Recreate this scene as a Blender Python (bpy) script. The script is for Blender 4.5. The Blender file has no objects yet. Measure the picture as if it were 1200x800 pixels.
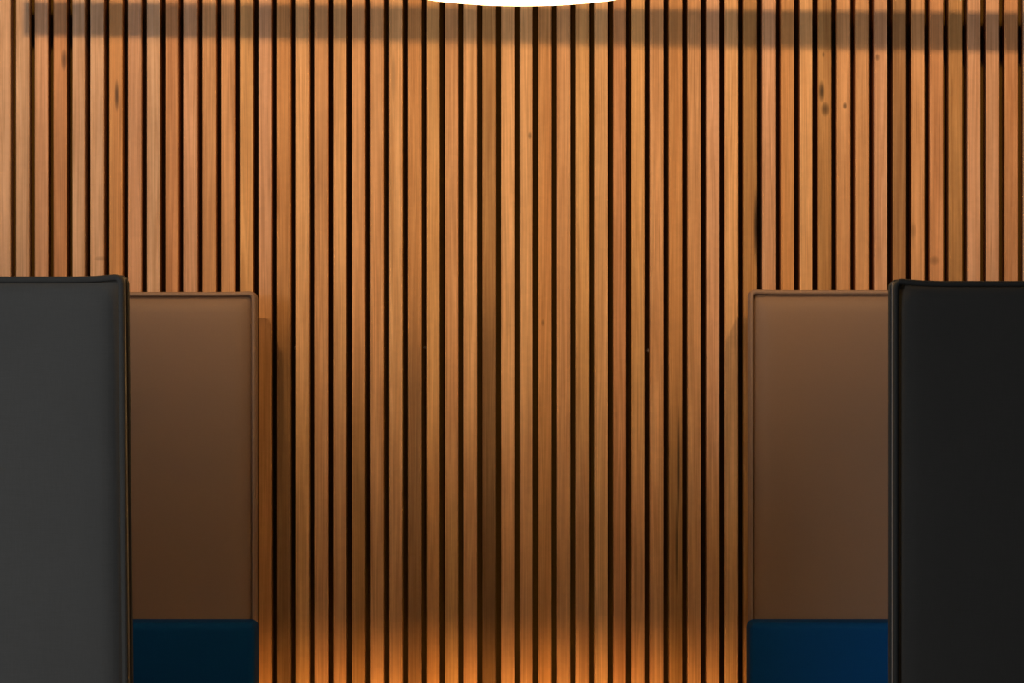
import bpy, bmesh, math, random
from mathutils import Vector

random.seed(11)
sc = bpy.context.scene
COL = sc.collection

# ------------------------------------------------------------------ camera model
W = 9.0                      # distance camera -> slat faces
FPX = 4371.0 * 9.0 / 8.0     # focal length in pixels of a 1200 px wide frame
EYE = 1.34


def PX(px, d):
    return (px - 600.0) * d / FPX


def PZ(py, d):
    return EYE - (py - 400.0) * d / FPX


cam_d = bpy.data.cameras.new('camera')
cam = bpy.data.objects.new('camera', cam_d)
COL.objects.link(cam)
cam_d.sensor_width = 36.0
cam_d.lens = FPX * 36.0 / 1200.0
cam_d.clip_end = 100
cam.location = (0, 0, EYE)
cam.rotation_euler = (math.pi / 2, 0, 0)
sc.camera = cam

sc.view_settings.view_transform = 'Standard'
sc.view_settings.look = 'None'
sc.view_settings.gamma = 1.0
sc.view_settings.use_curve_mapping = False
sc.view_settings.exposure = 0.0


# ------------------------------------------------------------------ helpers
def link_mesh(name, bm, mat, parent=None, smooth=False):
    bmesh.ops.recalc_face_normals(bm, faces=bm.faces[:])
    me = bpy.data.meshes.new(name)
    bm.to_mesh(me)
    bm.free()
    if smooth:
        for p in me.polygons:
            p.use_smooth = True
    if mat:
        me.materials.append(mat)
    o = bpy.data.objects.new(name, me)
    COL.objects.link(o)
    if parent:
        o.parent = parent
    return o


def add_box(bm, x0, x1, y0, y1, z0, z1, bevel=0.0, seg=2):
    r = bmesh.ops.create_cube(bm, size=1.0)
    vs = r['verts']
    for v in vs:
        v.co = Vector(((x0 + x1) / 2 + v.co.x * (x1 - x0),
                       (y0 + y1) / 2 + v.co.y * (y1 - y0),
                       (z0 + z1) / 2 + v.co.z * (z1 - z0)))
    if bevel > 0:
        es = set()
        for v in vs:
            es.update(v.link_edges)
        bmesh.ops.bevel(bm, geom=list(es), offset=bevel, segments=seg, profile=0.5, affect='EDGES')


def add_tube(bm, pts, r, n=10, closed=False):
    rings = []
    m = len(pts)
    for i, p in enumerate(pts):
        p = Vector(p)
        if closed:
            a, b = Vector(pts[i - 1]), Vector(pts[(i + 1) % m])
        else:
            a = Vector(pts[max(0, i - 1)])
            b = Vector(pts[min(m - 1, i + 1)])
        t = (b - a).normalized()
        ref = Vector((0, 1, 0)) if abs(t.y) < 0.9 else Vector((0, 0, 1))
        u = t.cross(ref).normalized()
        w = t.cross(u).normalized()
        rings.append([bm.verts.new(p + r * (math.cos(2 * math.pi * k / n) * u + math.sin(2 * math.pi * k / n) * w))
                      for k in range(n)])
    last = m if closed else m - 1
    for i in range(last):
        A, B = rings[i], rings[(i + 1) % m]
        for k in range(n):
            bm.faces.new((A[k], A[(k + 1) % n], B[(k + 1) % n], B[k]))
    if not closed:
        bm.faces.new(rings[0])
        bm.faces.new(rings[-1])


def add_lathe(bm, prof, cx, cy, n=64):
    rings = []
    for (r, z) in prof:
        if r < 1e-6:
            rings.append([bm.verts.new((cx, cy, z))])
        else:
            rings.append([bm.verts.new((cx + r * math.cos(2 * math.pi * k / n), cy + r * math.sin(2 * math.pi * k / n), z))
                          for k in range(n)])
    for A, B in zip(rings[:-1], rings[1:]):
        for k in range(n):
            k2 = (k + 1) % n
            if len(A) == 1 and len(B) == 1:
                continue
            if len(A) == 1:
                bm.faces.new((A[0], B[k], B[k2]))
            elif len(B) == 1:
                bm.faces.new((A[k], A[k2], B[0]))
            else:
                bm.faces.new((A[k], A[k2], B[k2], B[k]))


def empty(name, loc, label=None, cat=None, group=None):
    o = bpy.data.objects.new(name, None)
    o.location = loc
    o.empty_display_size = 0.1
    COL.objects.link(o)
    if label:
        o['label'] = label
    if cat:
        o['category'] = cat
    if group:
        o['group'] = group
    return o


def put(o, root):
    """parent o to root keeping its world-space mesh coordinates"""
    o.parent = root
    o.matrix_parent_inverse.identity()
    o.location = -Vector(root.location)
    return o


# ------------------------------------------------------------------ materials
def new_mat(name):
    m = bpy.data.materials.new(name)
    m.use_nodes = True
    nt = m.node_tree
    b = nt.nodes['Principled BSDF']
    return m, nt, b


def N(nt, t, **kw):
    n = nt.nodes.new(t)
    for k, v in kw.items():
        setattr(n, k, v)
    return n


def math_n(nt, op, a, b=None, clamp=False):
    n = nt.nodes.new('ShaderNodeMath')
    n.operation = op
    n.use_clamp = clamp
    for i, v in enumerate((a, b)):
        if v is None:
            continue
        if isinstance(v, (int, float)):
            n.inputs[i].default_value = v
        else:
            nt.links.new(v, n.inputs[i])
    return n.outputs[0]


def plain(name, col, rough=0.6, metal=0.0, spec=0.3, noise=0.0, scale=40.0):
    m, nt, b = new_mat(name)
    b.inputs['Roughness'].default_value = rough
    b.inputs['Metallic'].default_value = metal
    b.inputs['Specular IOR Level'].default_value = spec
    tc = N(nt, 'ShaderNodeTexCoord')
    nz = N(nt, 'ShaderNodeTexNoise')
    nz.inputs['Scale'].default_value = scale
    nz.inputs['Detail'].default_value = 4
    nt.links.new(tc.outputs['Object'], nz.inputs['Vector'])
    mr = N(nt, 'ShaderNodeMapRange')
    mr.inputs['To Min'].default_value = 1 - noise
    mr.inputs['To Max'].default_value = 1 + noise
    nt.links.new(nz.outputs['Fac'], mr.inputs['Value'])
    mx = N(nt, 'ShaderNodeVectorMath', operation='SCALE')
    mx.inputs[0].default_value = col
    nt.links.new(mr.outputs['Result'], mx.inputs['Scale'])
    nt.links.new(mx.outputs['Vector'], b.inputs['Base Color'])
    return m


def fabric(name, col, rough=0.85, weave=900.0, bump=0.15, vary=0.10, sheen=0.0, spec=0.2):
    """woven upholstery: crossed fine threads with a slow blotchy variation"""
    m, nt, b = new_mat(name)
    L = nt.links
    b.inputs['Roughness'].default_value = rough
    b.inputs['Specular IOR Level'].default_value = spec
    b.inputs['Sheen Weight'].default_value = sheen
    b.inputs['Sheen Roughness'].default_value = 0.5
    tc = N(nt, 'ShaderNodeTexCoord')

    def thread(sx, sz):
        mp = N(nt, 'ShaderNodeMapping')
        mp.inputs['Scale'].default_value = (sx, 60, sz)
        L.new(tc.outputs['Object'], mp.inputs['Vector'])
        nz = N(nt, 'ShaderNodeTexNoise')
        nz.inputs['Scale'].default_value = 1.0
        nz.inputs['Detail'].default_value = 2
        L.new(mp.outputs['Vector'], nz.inputs['Vector'])
        return nz.outputs['Fac']
    h = thread(weave * 0.05, weave)
    v = thread(weave, weave * 0.05)
    both = math_n(nt, 'MULTIPLY', math_n(nt, 'ADD', h, v), 0.5)
    slow = N(nt, 'ShaderNodeTexNoise')
    slow.inputs['Scale'].default_value = 7.0
    slow.inputs['Detail'].default_value = 3
    L.new(tc.outputs['Object'], slow.inputs['Vector'])
    f = math_n(nt, 'ADD', math_n(nt, 'MULTIPLY', both, 0.7), math_n(nt, 'MULTIPLY', slow.outputs['Fac'], 0.3))
    mr = N(nt, 'ShaderNodeMapRange')
    mr.inputs['From Min'].default_value = 0.3
    mr.inputs['From Max'].default_value = 0.7
    mr.inputs['To Min'].default_value = 1 - vary
    mr.inputs['To Max'].default_value = 1 + vary
    L.new(f, mr.inputs['Value'])
    mx = N(nt, 'ShaderNodeVectorMath', operation='SCALE')
    mx.inputs[0].default_value = col
    L.new(mr.outputs['Result'], mx.inputs['Scale'])
    L.new(mx.outputs['Vector'], b.inputs['Base Color'])
    bp = N(nt, 'ShaderNodeBump')
    bp.inputs['Strength'].default_value = bump
    bp.inputs['Distance'].default_value = 0.001
    L.new(both, bp.inputs['Height'])
    L.new(bp.outputs['Normal'], b.inputs['Normal'])
    return m


# knots and small marks seen in particular slats: (px, py, half width px, half height px, strength)
KNOTS = [(75, 70, 2.2, 9, .45), (137, 112, 1.8, 13, .55), (963, 107, 2.6, 9, .6), (967, 128, 3.5, 6, .5),
         (990, 124, 1.6, 3, .5), (965, 64, 1.2, 2.5, .4), (1028, 67, 2.2, 3, .4), (886, 265, 1.8, 32, .75),
         (795, 545, 1.4, 50, .6), (793, 640, 1.2, 40, .5), (118, 303, 6, 2.2, .22), (461, 90, 2.0, 22, .25),
         (621, 159, 1.5, 3, .35), (1095, 305, 4, 4, .3), (1070, 270, 3, 7, .2), (636, 378, 1.6, 3, .3)]


def wood():
    m, nt, b = new_mat('oiled_timber')
    L = nt.links
    tc = N(nt, 'ShaderNodeTexCoord')
    at = N(nt, 'ShaderNodeAttribute', attribute_name='tone')
    sid = N(nt, 'ShaderNodeAttribute', attribute_name='slat_seed')
    comb = N(nt, 'ShaderNodeCombineXYZ')
    L.new(math_n(nt, 'MULTIPLY', sid.outputs['Fac'], 13.7), comb.inputs[1])
    L.new(math_n(nt, 'MULTIPLY', sid.outputs['Fac'], 31.3), comb.inputs[2])
    addv = N(nt, 'ShaderNodeVectorMath', operation='ADD')
    L.new(tc.outputs['Object'], addv.inputs[0])
    L.new(comb.outputs[0], addv.inputs[1])

    def layer(sx, sy, sz, detail, dist, rough=0.55):
        mp = N(nt, 'ShaderNodeMapping')
        mp.inputs['Scale'].default_value = (sx, sy, sz)
        L.new(addv.outputs[0], mp.inputs['Vector'])
        nz = N(nt, 'ShaderNodeTexNoise')
        nz.inputs['Scale'].default_value = 1.0
        nz.inputs['Detail'].default_value = detail
        nz.inputs['Roughness'].default_value = rough
        nz.inputs['Distortion'].default_value = dist
        L.new(mp.outputs['Vector'], nz.inputs['Vector'])
        return nz.outputs['Fac']
    fine = layer(520, 200, 5.0, 3, 0.3)          # pores, long thin streaks
    mid = layer(120, 60, 2.2, 3, 1.6)            # growth-ring figure
    slow = layer(30, 20, 2.6, 2, 0.3)            # cloudy drift along a board
    cross = layer(60, 40, 55, 2, 0.8)            # ripple mottle

    def rng(v, a, b_, lo, hi):
        mr = N(nt, 'ShaderNodeMapRange')
        mr.inputs['From Min'].default_value = a
        mr.inputs['From Max'].default_value = b_
        mr.inputs['To Min'].default_value = lo
        mr.inputs['To Max'].default_value = hi
        L.new(v, mr.inputs['Value'])
        return mr.outputs['Result']
    k = math_n(nt, 'MULTIPLY', rng(fine, .3, .7, .90, 1.08), rng(mid, .3, .7, .78, 1.17))
    k = math_n(nt, 'MULTIPLY', k, rng(slow, .3, .7, .88, 1.10))
    k = math_n(nt, 'MULTIPLY', k, rng(cross, .35, .65, .97, 1.03))
    sep = N(nt, 'ShaderNodeSeparateXYZ')
    L.new(tc.outputs['Object'], sep.inputs[0])
    for (px, py, hw, hh, st) in KNOTS:
        x, z = PX(px, W), PZ(py, W)
        sx, sz = hw * W / FPX, hh * W / FPX
        dx = math_n(nt, 'MULTIPLY', math_n(nt, 'SUBTRACT', sep.outputs[0], x), 1 / sx)
        dz = math_n(nt, 'MULTIPLY', math_n(nt, 'SUBTRACT', sep.outputs[2], z), 1 / sz)
        d2 = math_n(nt, 'ADD', math_n(nt, 'MULTIPLY', dx, dx), math_n(nt, 'MULTIPLY', dz, dz))
        k = math_n(nt, 'MULTIPLY', k, rng(d2, 0.0, 2.4, 1 - min(.92, st * 1.45), 1.0))
    # darker figure is also redder
    tint = N(nt, 'ShaderNodeMix', data_type='RGBA', blend_type='MIX')
    L.new(rng(mid, .35, .65, 0.0, 1.0), tint.inputs[0])
    tint.inputs[6].default_value = (1.0, 0.93, 0.84, 1)
    tint.inputs[7].default_value = (1.0, 1.03, 1.05, 1)
    mul = N(nt, 'ShaderNodeMix', data_type='RGBA', blend_type='MULTIPLY')
    mul.inputs[0].default_value = 1.0
    L.new(at.outputs['Color'], mul.inputs[6])
    L.new(tint.outputs[2], mul.inputs[7])
    scl = N(nt, 'ShaderNodeVectorMath', operation='SCALE')
    L.new(mul.outputs[2], scl.inputs[0])
    L.new(k, scl.inputs['Scale'])
    L.new(scl.outputs['Vector'], b.inputs['Base Color'])
    b.inputs['Roughness'].default_value = 0.48
    b.inputs['Specular IOR Level'].default_value = 0.3
    bp = N(nt, 'ShaderNodeBump')
    bp.inputs['Strength'].default_value = 0.12
    bp.inputs['Distance'].default_value = 0.001
    L.new(fine, bp.inputs['Height'])
    L.new(bp.outputs['Normal'], b.inputs['Normal'])
    return m


M_wood = wood()
M_felt = plain('black_felt', (0.10, 0.058, 0.012), 0.95, 0, 0.1, 0.15, 300)
M_screw = plain('dark_steel', (0.55, 0.50, 0.48), 0.5, 0.2, 0.5, 0.05, 80)
M_black = plain('black_powder_coat', (0.012, 0.012, 0.012), 0.5, 0, 0.3, 0.05, 60)
M_carpet = plain('charcoal_carpet', (0.035, 0.033, 0.032), 0.95, 0, 0.1, 0.35, 220)
M_white = plain('white_paint', (0.55, 0.53, 0.50), 0.8, 0, 0.2, 0.03, 20)
M_wallpaint = plain('grey_paint', (0.25, 0.24, 0.23), 0.8, 0, 0.2, 0.03, 20)
M_frame = plain('window_frame_paint', (0.4, 0.4, 0.4), 0.5, 0, 0.3, 0.03, 20)
M_charcoal = fabric('charcoal_weave', (0.080, 0.074, 0.068), 0.9, 700, 0.2, 0.10, 0.1)
M_charcoal_pipe = fabric('charcoal_piping', (0.058, 0.053, 0.048), 1.0, 700, 0.1, 0.08, 0.0, 0.05)
M_charcoal_shaded = fabric('charcoal_weave_shaded', (0.0245, 0.022, 0.0195), 0.9, 700, 0.2, 0.10, 0.1)  # right seat's charcoal weave and piping, with shade put into the colour
M_charcoal_shaded_pipe = fabric('charcoal_piping_shaded', (0.015, 0.0135, 0.012), 0.8, 700, 0.1, 0.08, 0, 0.3)
M_brown = fabric('brown_vinyl', (0.245, 0.158, 0.110), 0.55, 1200, 0.05, 0.04, 0.0, 0.3)
M_brown_pipe = fabric('brown_piping', (0.27, 0.178, 0.127), 0.5, 1200, 0.05, 0.04, 0.0, 0.35)
M_blue = fabric('blue_velvet', (0.0006, 0.052, 0.200), 0.85, 900, 0.1, 0.08, 0.0, 0.1)
M_leg = plain('dark_leg_stain', (0.03, 0.02, 0.015), 0.5, 0, 0.3, 0.15, 50)

# ------------------------------------------------------------------ the setting
XL, XR = -3.6, 3.6
CEIL = 3.0
bm = bmesh.new(); add_box(bm, XL - .1, XR + .1, -1.2, W + 0.2, -0.1, 0.0)
o = link_mesh('floor', bm, M_carpet); o['kind'] = 'structure'
bm = bmesh.new(); add_box(bm, XL - .1, XR + .1, -1.2, W + 0.2, CEIL, CEIL + 0.1)
o = link_mesh('ceiling', bm, M_white); o['kind'] = 'structure'
DEPTH = 0.055
bm = bmesh.new(); add_box(bm, XL - .1, XR + .1, W + DEPTH, W + 0.2, 0.0, CEIL)
wall = link_mesh('wall_back', bm, M_felt); wall['kind'] = 'structure'
bm = bmesh.new(); add_box(bm, XR, XR + 0.1, -1.2, W + DEPTH, 0.0, CEIL)
o = link_mesh('wall_right', bm, M_wallpaint); o['kind'] = 'structure'
bm = bmesh.new(); add_box(bm, XL, XR, -1.2, -1.1, 0.0, CEIL)
o = link_mesh('wall_front', bm, M_wallpaint); o['kind'] = 'structure'

# left wall with a window opening that lets the daylight in
WY0, WY1, WZ0, WZ1 = 2.0, 4.0, 1.05, 2.25
bm = bmesh.new()
add_box(bm, XL - .1, XL, -1.2, WY0, 0, CEIL)
add_box(bm, XL - .1, XL, WY1, W + DEPTH, 0, CEIL)
add_box(bm, XL - .1, XL, WY0, WY1, 0, WZ0)
add_box(bm, XL - .1, XL, WY0, WY1, WZ1, CEIL)
o = link_mesh('wall_left', bm, M_wallpaint); o['kind'] = 'structure'
bm = bmesh.new()
for (a0, a1, b0, b1) in ((WY0, WY0 + .05, WZ0, WZ1), (WY1 - .05, WY1, WZ0, WZ1),
                         (WY0 + .05, WY1 - .05, WZ0, WZ0 + .05), (WY0 + .05, WY1 - .05, WZ1 - .05, WZ1),
                         ((WY0 + WY1) / 2 - .02, (WY0 + WY1) / 2 + .02, WZ0 + .05, WZ1 - .05)):
    add_box(bm, XL - .08, XL - .02, a0, a1, b0, b1)
win = link_mesh('window_1', bm, M_frame); win['kind'] = 'structure'

# ------------------------------------------------------------------ timber slats
PITCH = 21.861 * W / FPX
SW = 15.5 * W / FPX
# wood colours (albedo) by kind of board
T = {
    't': (.62, .40, .26), 'p': (.62, .355, .215), 'r': (.55, .275, .130), 'o': (.57, .29, .115),
    'g': (.64, .365, .155), 'l': (.70, .41, .20), 'm': (.62, .34, .165), 'd': (.44, .235, .09), 'k': (.35, .185, .08),
    'x': (.25, .135, .055),
}
UP = {-1: 't', 0: 't', 1: 'p', 2: 'r', 3: 't', 4: 't', 5: 'o', 6: 'p', 7: 't', 8: 'r', 9: 'p', 10: 'm', 11: 'm', 12: 'g',
      13: 'p', 14: 'o', 15: 'l', 16: 'm', 17: 'l', 18: 'm', 19: 'm', 20: 'l', 21: 'o', 22: 'g', 23: 'm', 24: 'l', 25: 'd',
      26: 'l', 27: 'l', 28: 'o', 29: 'm', 30: 'g', 31: 'l', 32: 'r', 33: 'g', 34: 'm', 35: 'o', 36: 'm', 37: 'p', 38: 'l',
      39: 'd', 40: 'p', 41: 'o', 42: 'l', 43: 'd', 44: 'm', 45: 'm', 46: 'p', 47: 'k', 48: 'm', 49: 'r', 50: 'd', 51: 'p',
      52: 'p', 53: 'r'}
# (px height of tone change, tone below): board tone, plus left seat's shadow painted in
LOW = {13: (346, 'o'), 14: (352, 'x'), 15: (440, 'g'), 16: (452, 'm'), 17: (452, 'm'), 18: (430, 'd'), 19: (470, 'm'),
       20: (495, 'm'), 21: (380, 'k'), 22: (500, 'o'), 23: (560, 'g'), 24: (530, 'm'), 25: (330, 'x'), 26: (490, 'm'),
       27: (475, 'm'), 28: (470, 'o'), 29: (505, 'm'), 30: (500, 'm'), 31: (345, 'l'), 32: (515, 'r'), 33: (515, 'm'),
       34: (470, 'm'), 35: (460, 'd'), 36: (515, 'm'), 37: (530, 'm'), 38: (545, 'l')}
bm = bmesh.new()
tone_l = bm.loops.layers.float_color.new('tone')
seed_l = bm.verts.layers.float.new('slat_seed')
CH = 0.0011
ZTOP = CEIL
for i in range(-62, 117):
    x0 = PX(19.0 + 21.861 * i, W) - 0.15 * W / FPX
    x1 = x0 + SW
    if x0 < XL or x1 > XR:
        continue
    dy = random.uniform(-0.0006, 0.0006)
    tilt = random.uniform(-0.004, 0.004)
    jitter = 1.0
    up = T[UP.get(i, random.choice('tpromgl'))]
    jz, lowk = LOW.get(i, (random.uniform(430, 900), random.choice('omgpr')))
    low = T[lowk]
    jitter = random.uniform(.97, 1.03)
    prof = [(x0, W + DEPTH), (x0, W + CH), (x0 + CH, W), (x1 - CH, W), (x1, W + CH), (x1, W + DEPTH)]
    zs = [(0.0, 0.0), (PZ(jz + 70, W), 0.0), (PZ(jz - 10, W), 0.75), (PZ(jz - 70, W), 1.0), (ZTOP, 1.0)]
    for s in range(4):
        rows = []
        for z, _ in (zs[s], zs[s + 1]):
            row = []
            for (x, y) in prof:
                yy = y if y > W + CH * 2 else y + dy + tilt * (x - (x0 + x1) / 2)
                v = bm.verts.new((x, yy, z))
                v[seed_l] = (i % 61) * 0.37
                row.append(v)
            rows.append(row)
        for k in range(5):
            f = bm.faces.new((rows[0][k], rows[0][k + 1], rows[1][k + 1], rows[1][k]))
            for lp in f.loops:
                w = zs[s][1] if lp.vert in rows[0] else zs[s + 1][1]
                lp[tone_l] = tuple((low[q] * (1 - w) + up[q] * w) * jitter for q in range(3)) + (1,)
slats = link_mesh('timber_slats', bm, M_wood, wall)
slats['label'] = 'vertical reddish timber slats with narrow dark gaps'

# small fixing screws in the dark gaps
for (px, py) in ((346.5, 407.5), (498.5, 407.0), (759.0, 410.5)):
    bm = bmesh.new()
    x, z = PX(px, W + DEPTH), PZ(py, W + DEPTH)
    prof = [(0, 0.0035), (0.0022, 0.0032), (0.0036, 0.0018), (0.004, 0.0)]
    add_lathe(bm, prof, 0, 0, 14)
    for v in bm.verts:
        v.co = Vector((x + v.co.x, W + DEPTH - v.co.z, z + v.co.y))
    link_mesh('screw', bm, M_screw, wall, True)


# ------------------------------------------------------------------ upholstery
def panel_mesh(bm, x0, x1, y0, y1, z0, z1, bulge=0.014, edge=0.019, ear=0.003, lean=0.0, flip=False):
    """padded slab: the show face (towards -y, or +y when flip) swells like a pillow out of a recessed seam,
    corners stand a touch proud"""
    nx, nz = 44, 48

    def samp(n, L):
        base = [0, .004, .008, .012, .018, .026, .04]
        out = [b for b in base]
        inner = n - 2 * len(base)
        for k in range(1, inner + 1):
            out.append(.04 + (L - .08) * k / (inner + 1))
        out += [L - b for b in reversed(base)]
        return out
    xs = samp(nx, x1 - x0)
    zs = samp(nz, z1 - z0)

    def rise(t):
        t = max(0, min(1, t))
        return 1 - (1 - t) ** 2.2

    grid_f, grid_b = [], []
    Lx, Lz = x1 - x0, z1 - z0
    for z in zs:
        rf, rb = [], []
        for x in xs:
            ex, ez = min(x, Lx - x), min(z, Lz - z)
            cz = 0.0
            if z > Lz * .5:
                cz = ear * math.exp(-(ex / .035) ** 2) * max(0, 1 - (Lz - z) / .05)
            r = rise(ex / .042) * rise(ez / .042)
            slow = (1 - ((2 * x / Lx - 1) ** 4)) * (1 - ((2 * z / Lz - 1) ** 4))
            d = edge * r + bulge * slow
            xx = x0 + x + lean * (z1 - (z0 + z))
            rf.append(bm.verts.new((xx, y0 + edge - d if not flip else y0, z0 + z + cz)))
            rb.append(bm.verts.new((xx, y1 if not flip else y1 - edge + d, z0 + z + cz)))
        grid_f.append(rf)
        grid_b.append(rb)
    R, C = len(zs), len(xs)
    for a in range(R - 1):
        for c in range(C - 1):
            bm.faces.new((grid_f[a][c], grid_f[a][c + 1], grid_f[a + 1][c + 1], grid_f[a + 1][c]))
            bm.faces.new((grid_b[a][c], grid_b[a + 1][c], grid_b[a + 1][c + 1], grid_b[a][c + 1]))
    for a in range(R - 1):
        for c in (0, C - 1):
            bm.faces.new((grid_f[a][c], grid_f[a + 1][c], grid_b[a + 1][c], grid_b[a][c]))
    for c in range(C - 1):
        for a in (0, R - 1):
            bm.faces.new((grid_f[a][c], grid_b[a][c], grid_b[a][c + 1], grid_f[a][c + 1]))


def piping_mesh(bm, x0, x1, y, z0, z1, r, ear=0.003, lean=0.0, rad=0.010):
    pts = []

    def arc(cx, cz, a0):
        for k in range(7):
            a = a0 + math.pi / 2 * k / 6
            pts.append((cx + rad * math.cos(a), cz + rad * math.sin(a)))

    def line(p, q, n):
        for k in range(1, n):
            pts.append((p[0] + (q[0] - p[0]) * k / n, p[1] + (q[1] - p[1]) * k / n))
    arc(x1 - rad, z1 - rad, 0)
    line((x1 - rad, z1), (x0 + rad, z1), 40)
    arc(x0 + rad, z1 - rad, math.pi / 2)
    line((x0, z1 - rad), (x0, z0 + rad), 20)
    arc(x0 + rad, z0 + rad, math.pi)
    line((x0 + rad, z0), (x1 - rad, z0), 20)
    arc(x1 - rad, z0 + rad, 1.5 * math.pi)
    line((x1, z0 + rad), (x1, z1 - rad), 20)
    P = []
    for (x, z) in pts:
        ex = min(x - x0, x1 - x)
        cz = ear * math.exp(-(ex / .035) ** 2) * max(0, 1 - (z1 - z) / .05)
        P.append((x + lean * (z1 - z), y, z + cz))
    add_tube(bm, P, r, 10, True)


def cushion_mesh(bm, x0, x1, y0, y1, z0, z1, bev):
    add_box(bm, x0, x1, y0, y1, z0, z1, bev, 5)


def seat(label, x0, x1, yb, direction, z1, m_panel, m_pipe, lean=0.0, ear=0.003, pipe_r=0.005, group=None, piece=None):
    """high-backed upholstered booth seat. yb = y of the panel's show face; direction +1: the panel's show face is towards the
    camera and the seat lies behind it; -1: the seat comes towards the camera (panel, blue back rest and seat face us)."""
    th = 0.10 if direction > 0 else 0.08
    root = empty('booth_seat', ((x0 + x1) / 2, yb, 0), label, 'booth seat', group)
    zb = 0.14
    bm = bmesh.new()
    panel_mesh(bm, x0, x1, yb, yb + th, zb, z1, lean=lean, ear=ear)
    put(link_mesh('back_panel', bm, m_panel, None, True), root)
    for y in (yb + 0.008, yb + th - 0.004):
        bm = bmesh.new()
        piping_mesh(bm, x0, x1, y, zb, z1, pipe_r, ear, lean)
        put(link_mesh('piping', bm, m_pipe, None, True), root)
    if direction < 0:
        cy0, cy1 = yb - 0.15, yb + 0.001
        sy0, sy1 = yb - 0.62, yb - 0.002
    else:
        cy0, cy1 = yb + th - 0.001, yb + th + 0.15
        sy0, sy1 = yb + th + 0.002, yb + th + 0.60
    cx0, cx1 = piece
    ztop = PZ(724.5, 8.86)
    bm = bmesh.new()
    cushion_mesh(bm, cx0, cx1, cy0, cy1, 0.447, ztop, 0.016)
    put(link_mesh('lower_backrest', bm, M_blue, None, True), root)
    bm = bmesh.new()
    cushion_mesh(bm, cx0, cx1, sy0, sy1, 0.30, 0.445, 0.03)
    put(link_mesh('seat_cushion', bm, M_blue, None, True), root)
    bm = bmesh.new()
    add_box(bm, cx0 + .01, cx1 - .01, sy0 + .03, sy1 - .01, 0.14, 0.302, 0.006)
    put(link_mesh('seat_base', bm, m_panel), root)
    for lx in (x0 + .08, x1 - .08):
        for ly in ((sy0 + .09, yb + th / 2) if direction < 0 else (yb + th / 2, sy1 - .09)):
            bm = bmesh.new()
            add_tube(bm, [(lx, ly, 0.0), (lx, ly, 0.145)], 0.018, 14)
            put(link_mesh('leg', bm, M_leg), root)
    return root


DB = 8.86                    # face of the brown panels
DD = 6.97                    # face of the grey panels
# left brown
xr = PX(297.0, DB)
seat('brown high-backed booth seat with dark blue lower backrest, beside the left grey panel', xr - 1.30, xr, DB, -1, PZ(342.5, DB) - .004,
     M_brown, M_brown_pipe, group=None, ear=.0015, piece=(xr - 1.30, PX(298.6, DB - .15)))
# right brown
xl = PX(881.0, DB)
seat('brown high-backed booth seat with bright blue lower backrest, beside the right dark grey panel', xl, xl + 1.30, DB, -1, PZ(340.5, DB) - .004,
     M_brown, M_brown_pipe, ear=.0015, piece=(PX(878.8, DB - .15), xl + 1.30))
# left grey (camera sees its back)
xr = PX(141.5, DD)
seat('charcoal grey booth seat seen from behind, its tall back panel at the left edge', xr - 1.30, xr, DD, 1, PZ(324.0, DD) - .005,
     M_charcoal, M_charcoal_pipe, lean=5.0 / 480.0, ear=.004, pipe_r=.0055, piece=(xr - 1.29, xr - .012))
# right grey, its shade put into a darker fabric colour
xl = PX(1050.5, DD)
seat('dark grey booth seat seen from behind, its tall back panel at the right edge', xl, xl + 1.30, DD, 1, PZ(329.0, DD) - .005,
     M_charcoal_shaded, M_charcoal_shaded_pipe, ear=.004, pipe_r=.0050, piece=(xl + .012, xl + 1.29))

# ------------------------------------------------------------------ pendant lamp
PD = W - 1.70
LX = PX(612, PD)
zbot = PZ(4.2, PD)
LR = 0.29
LH = 0.057
root = empty('pendant_lamp', (LX, PD, zbot), 'wide round opal pendant lamp glowing warm white at the top centre', 'lamp')
bm = bmesh.new()
prof = []
for k in range(0, 15):
    a = math.pi / 2 * k / 14
    prof.append((LR * math.sin(a), zbot + LH - LH * math.cos(a)))
prof.append((LR, zbot + LH + .006))
prof.append((0.0, zbot + LH + .006))
add_lathe(bm, prof, LX, PD, 96)
M_opal, nt, b = new_mat('opal_diffuser')
b.inputs['Base Color'].default_value = (.9, .85, .75, 1)
b.inputs['Roughness'].default_value = .4
b.inputs['Emission Color'].default_value = (1.0, 0.66, 0.33, 1)
b.inputs['Emission Strength'].default_value = 6.0
tr = N(nt, 'ShaderNodeBsdfTransparent')
ms = N(nt, 'ShaderNodeMixShader')
ms.inputs[0].default_value = 0.5
nt.links.new(b.outputs[0], ms.inputs[1])
nt.links.new(tr.outputs[0], ms.inputs[2])
nt.links.new(ms.outputs[0], nt.nodes['Material Output'].inputs['Surface'])
put(link_mesh('opal_diffuser', bm, M_opal, None, True), root)
bm = bmesh.new()
prof = [(LR + .001, zbot + LH + .004), (LR + .006, zbot + LH + .004), (LR + .006, zbot + LH + .02), (LR * .6, zbot + LH + .06), (.05, zbot + LH + .085),
        (.03, zbot + LH + .13), (0, zbot + LH + .13)]
add_lathe(bm, prof, LX, PD, 96)
put(link_mesh('metal_shade', bm, M_black, None, False), root)
bm = bmesh.new()
add_tube(bm, [(LX, PD, zbot + LH + .125), (LX, PD, CEIL - .03)], .004, 8)
put(link_mesh('suspension_cord', bm, M_black), root)
bm = bmesh.new()
add_lathe(bm, [(0, CEIL - .035), (.045, CEIL - .035), (.055, CEIL - .025), (.055, CEIL), (0, CEIL)], LX, PD, 32)
put(link_mesh('ceiling_rose', bm, M_black), root)

# ------------------------------------------------------------------ unseen rail, added above the frame and shaped to cast the grey band
KX, KY, KZ = 1.02, W - 1.35, 2.58
off = 0.40
yr = W - off
f = off / (W - KY)


def rail_z(py):
    zw = PZ(py, W)
    return zw + (KZ - zw) * f


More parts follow.
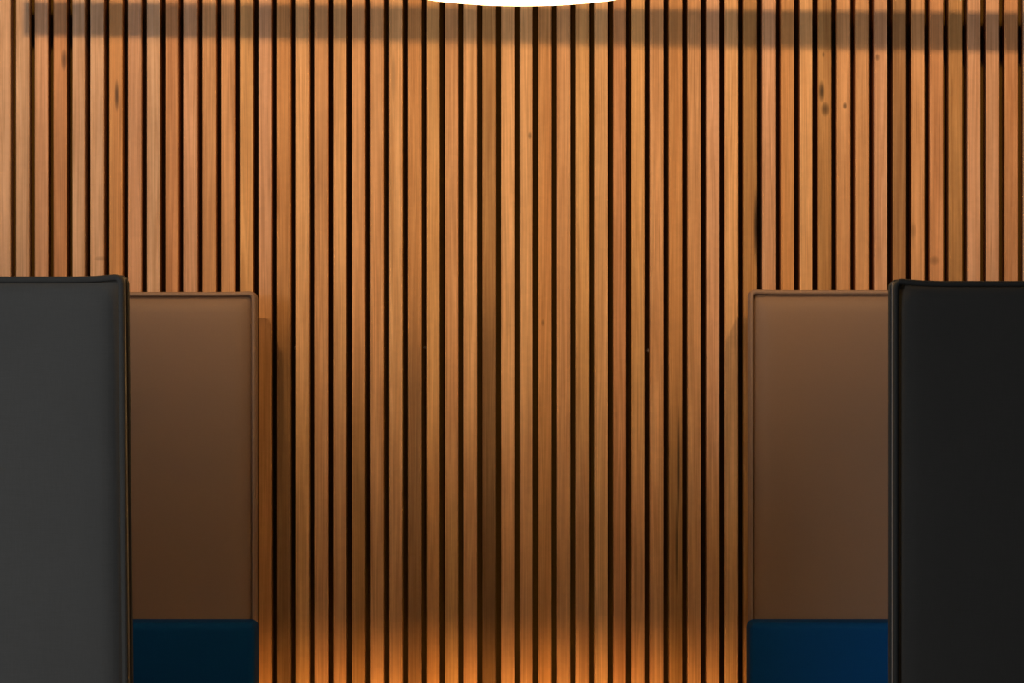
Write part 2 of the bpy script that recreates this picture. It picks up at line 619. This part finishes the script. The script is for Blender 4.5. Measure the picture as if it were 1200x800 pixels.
root = empty('added_shadow_rail', (0, yr, 2.1), 'unseen black rail added to cast the grey shadow band on the slatted wall', 'rail')
bm = bmesh.new()
xa, xb = -1.04, 2.2
za_l = (rail_z(7), rail_z(41)); za_r = (rail_z(16), rail_z(54))
sl = [(za_r[k] - za_l[k]) / (PX(1150, W) - PX(50, W)) / (1 - f) for k in (0, 1)]
ztl = [za_l[k] + sl[k] * (xa - PX(50, W) * (1 - f)) for k in (0, 1)]
ztr = [za_l[k] + sl[k] * (xb - PX(50, W) * (1 - f)) for k in (0, 1)]
vs = []
for (x, zz) in ((xa, ztl), (xb, ztr)):
    for z in zz:
        for y in (yr - .012, yr + .012):
            vs.append(bm.verts.new((x, y, z)))
for q in ((0, 1, 3, 2), (4, 6, 7, 5), (0, 4, 5, 1), (2, 3, 7, 6), (0, 2, 6, 4), (1, 5, 7, 3)):
    bm.faces.new([vs[k] for k in q])
put(link_mesh('rail', bm, M_black), root)
for x in (xa + .1, 0.4, xb - .1):
    bm = bmesh.new()
    zt = ztl[0] + (ztr[0] - ztl[0]) * (x - xa) / (xb - xa)
    add_tube(bm, [(x, yr, zt - .005), (x, yr, CEIL)], .0025, 6)
    put(link_mesh('hanger', bm, M_black), root)

# ------------------------------------------------------------------ unseen floor light, added between the brown seats for the low wall glow
root = empty('added_wall_washer', (0.0, W - .35, 0), 'unseen black hooded floor light added to brighten the foot of the slatted wall', 'lamp')
gx0, gx1 = -.50, .41
gy = W - .35
LIDZ = .20
bm = bmesh.new()
add_box(bm, gx0, gx1, gy - .06, gy - .045, 0, LIDZ + .012)
add_box(bm, gx0, gx1, gy - .045, gy + .0960, LIDZ, LIDZ + .012)
add_box(bm, gx0, gx1, gy - .045, gy + .0960, 0, .012)
add_box(bm, gx0 - .004, gx0 + .004, gy - .045, gy + .0960, .012, LIDZ)
add_box(bm, gx1 - .004, gx1 + .004, gy - .045, gy + .0960, .012, LIDZ)
put(link_mesh('housing', bm, M_black), root)
bm = bmesh.new()
add_box(bm, gx0 + .02, gx1 - .02, gy - .010, gy + .010, .012, .030)
M_strip, nt, b = new_mat('glowing_strip')
b.inputs['Emission Color'].default_value = (1.0, .48, .12, 1)
b.inputs['Emission Strength'].default_value = 150.0
put(link_mesh('light_strip', bm, M_strip), root)


# ------------------------------------------------------------------ lights
def light(name, typ, loc, energy, color, aim=None, **kw):
    d = bpy.data.lights.new(name, typ)
    d.energy = energy
    d.color = color
    for k, v in kw.items():
        setattr(d, k, v)
    o = bpy.data.objects.new(name, d)
    o.location = loc
    COL.objects.link(o)
    if aim is not None:
        o.rotation_euler = (Vector(aim) - Vector(loc)).to_track_quat('-Z', 'Y').to_euler()
    return o


# two warm ceiling spotlights washing the upper wall, and the bulb inside the pendant
for sx in (-1, 1):
    light('ceiling_spotlight', 'SPOT', (sx * KX, KY, KZ), 53 if sx < 0 else 57, (1.0, 0.60, 0.27), (sx * .62, W, KZ - .08),
          spot_size=math.radians(96), spot_blend=0.45, shadow_soft_size=0.016)
light('pendant_bulb', 'POINT', (LX, PD, zbot + .035), 30, (1.0, 0.58, 0.18), shadow_soft_size=0.03)
# daylight in the window opening on the left
light('window_daylight', 'AREA', (XL + .01, (WY0 + WY1) / 2, (WZ0 + WZ1) / 2), 196, (0.86, 0.94, 1.0), (XL + 2, (WY0 + WY1) / 2, (WZ0 + WZ1) / 2),
      shape='RECTANGLE', size=WZ1 - WZ0, size_y=WY1 - WY0)

wd = bpy.data.worlds.new('world')
sc.world = wd
wd.use_nodes = True
wd.node_tree.nodes['Background'].inputs[0].default_value = (0.75, 0.85, 1.0, 1)
wd.node_tree.nodes['Background'].inputs[1].default_value = 0.15
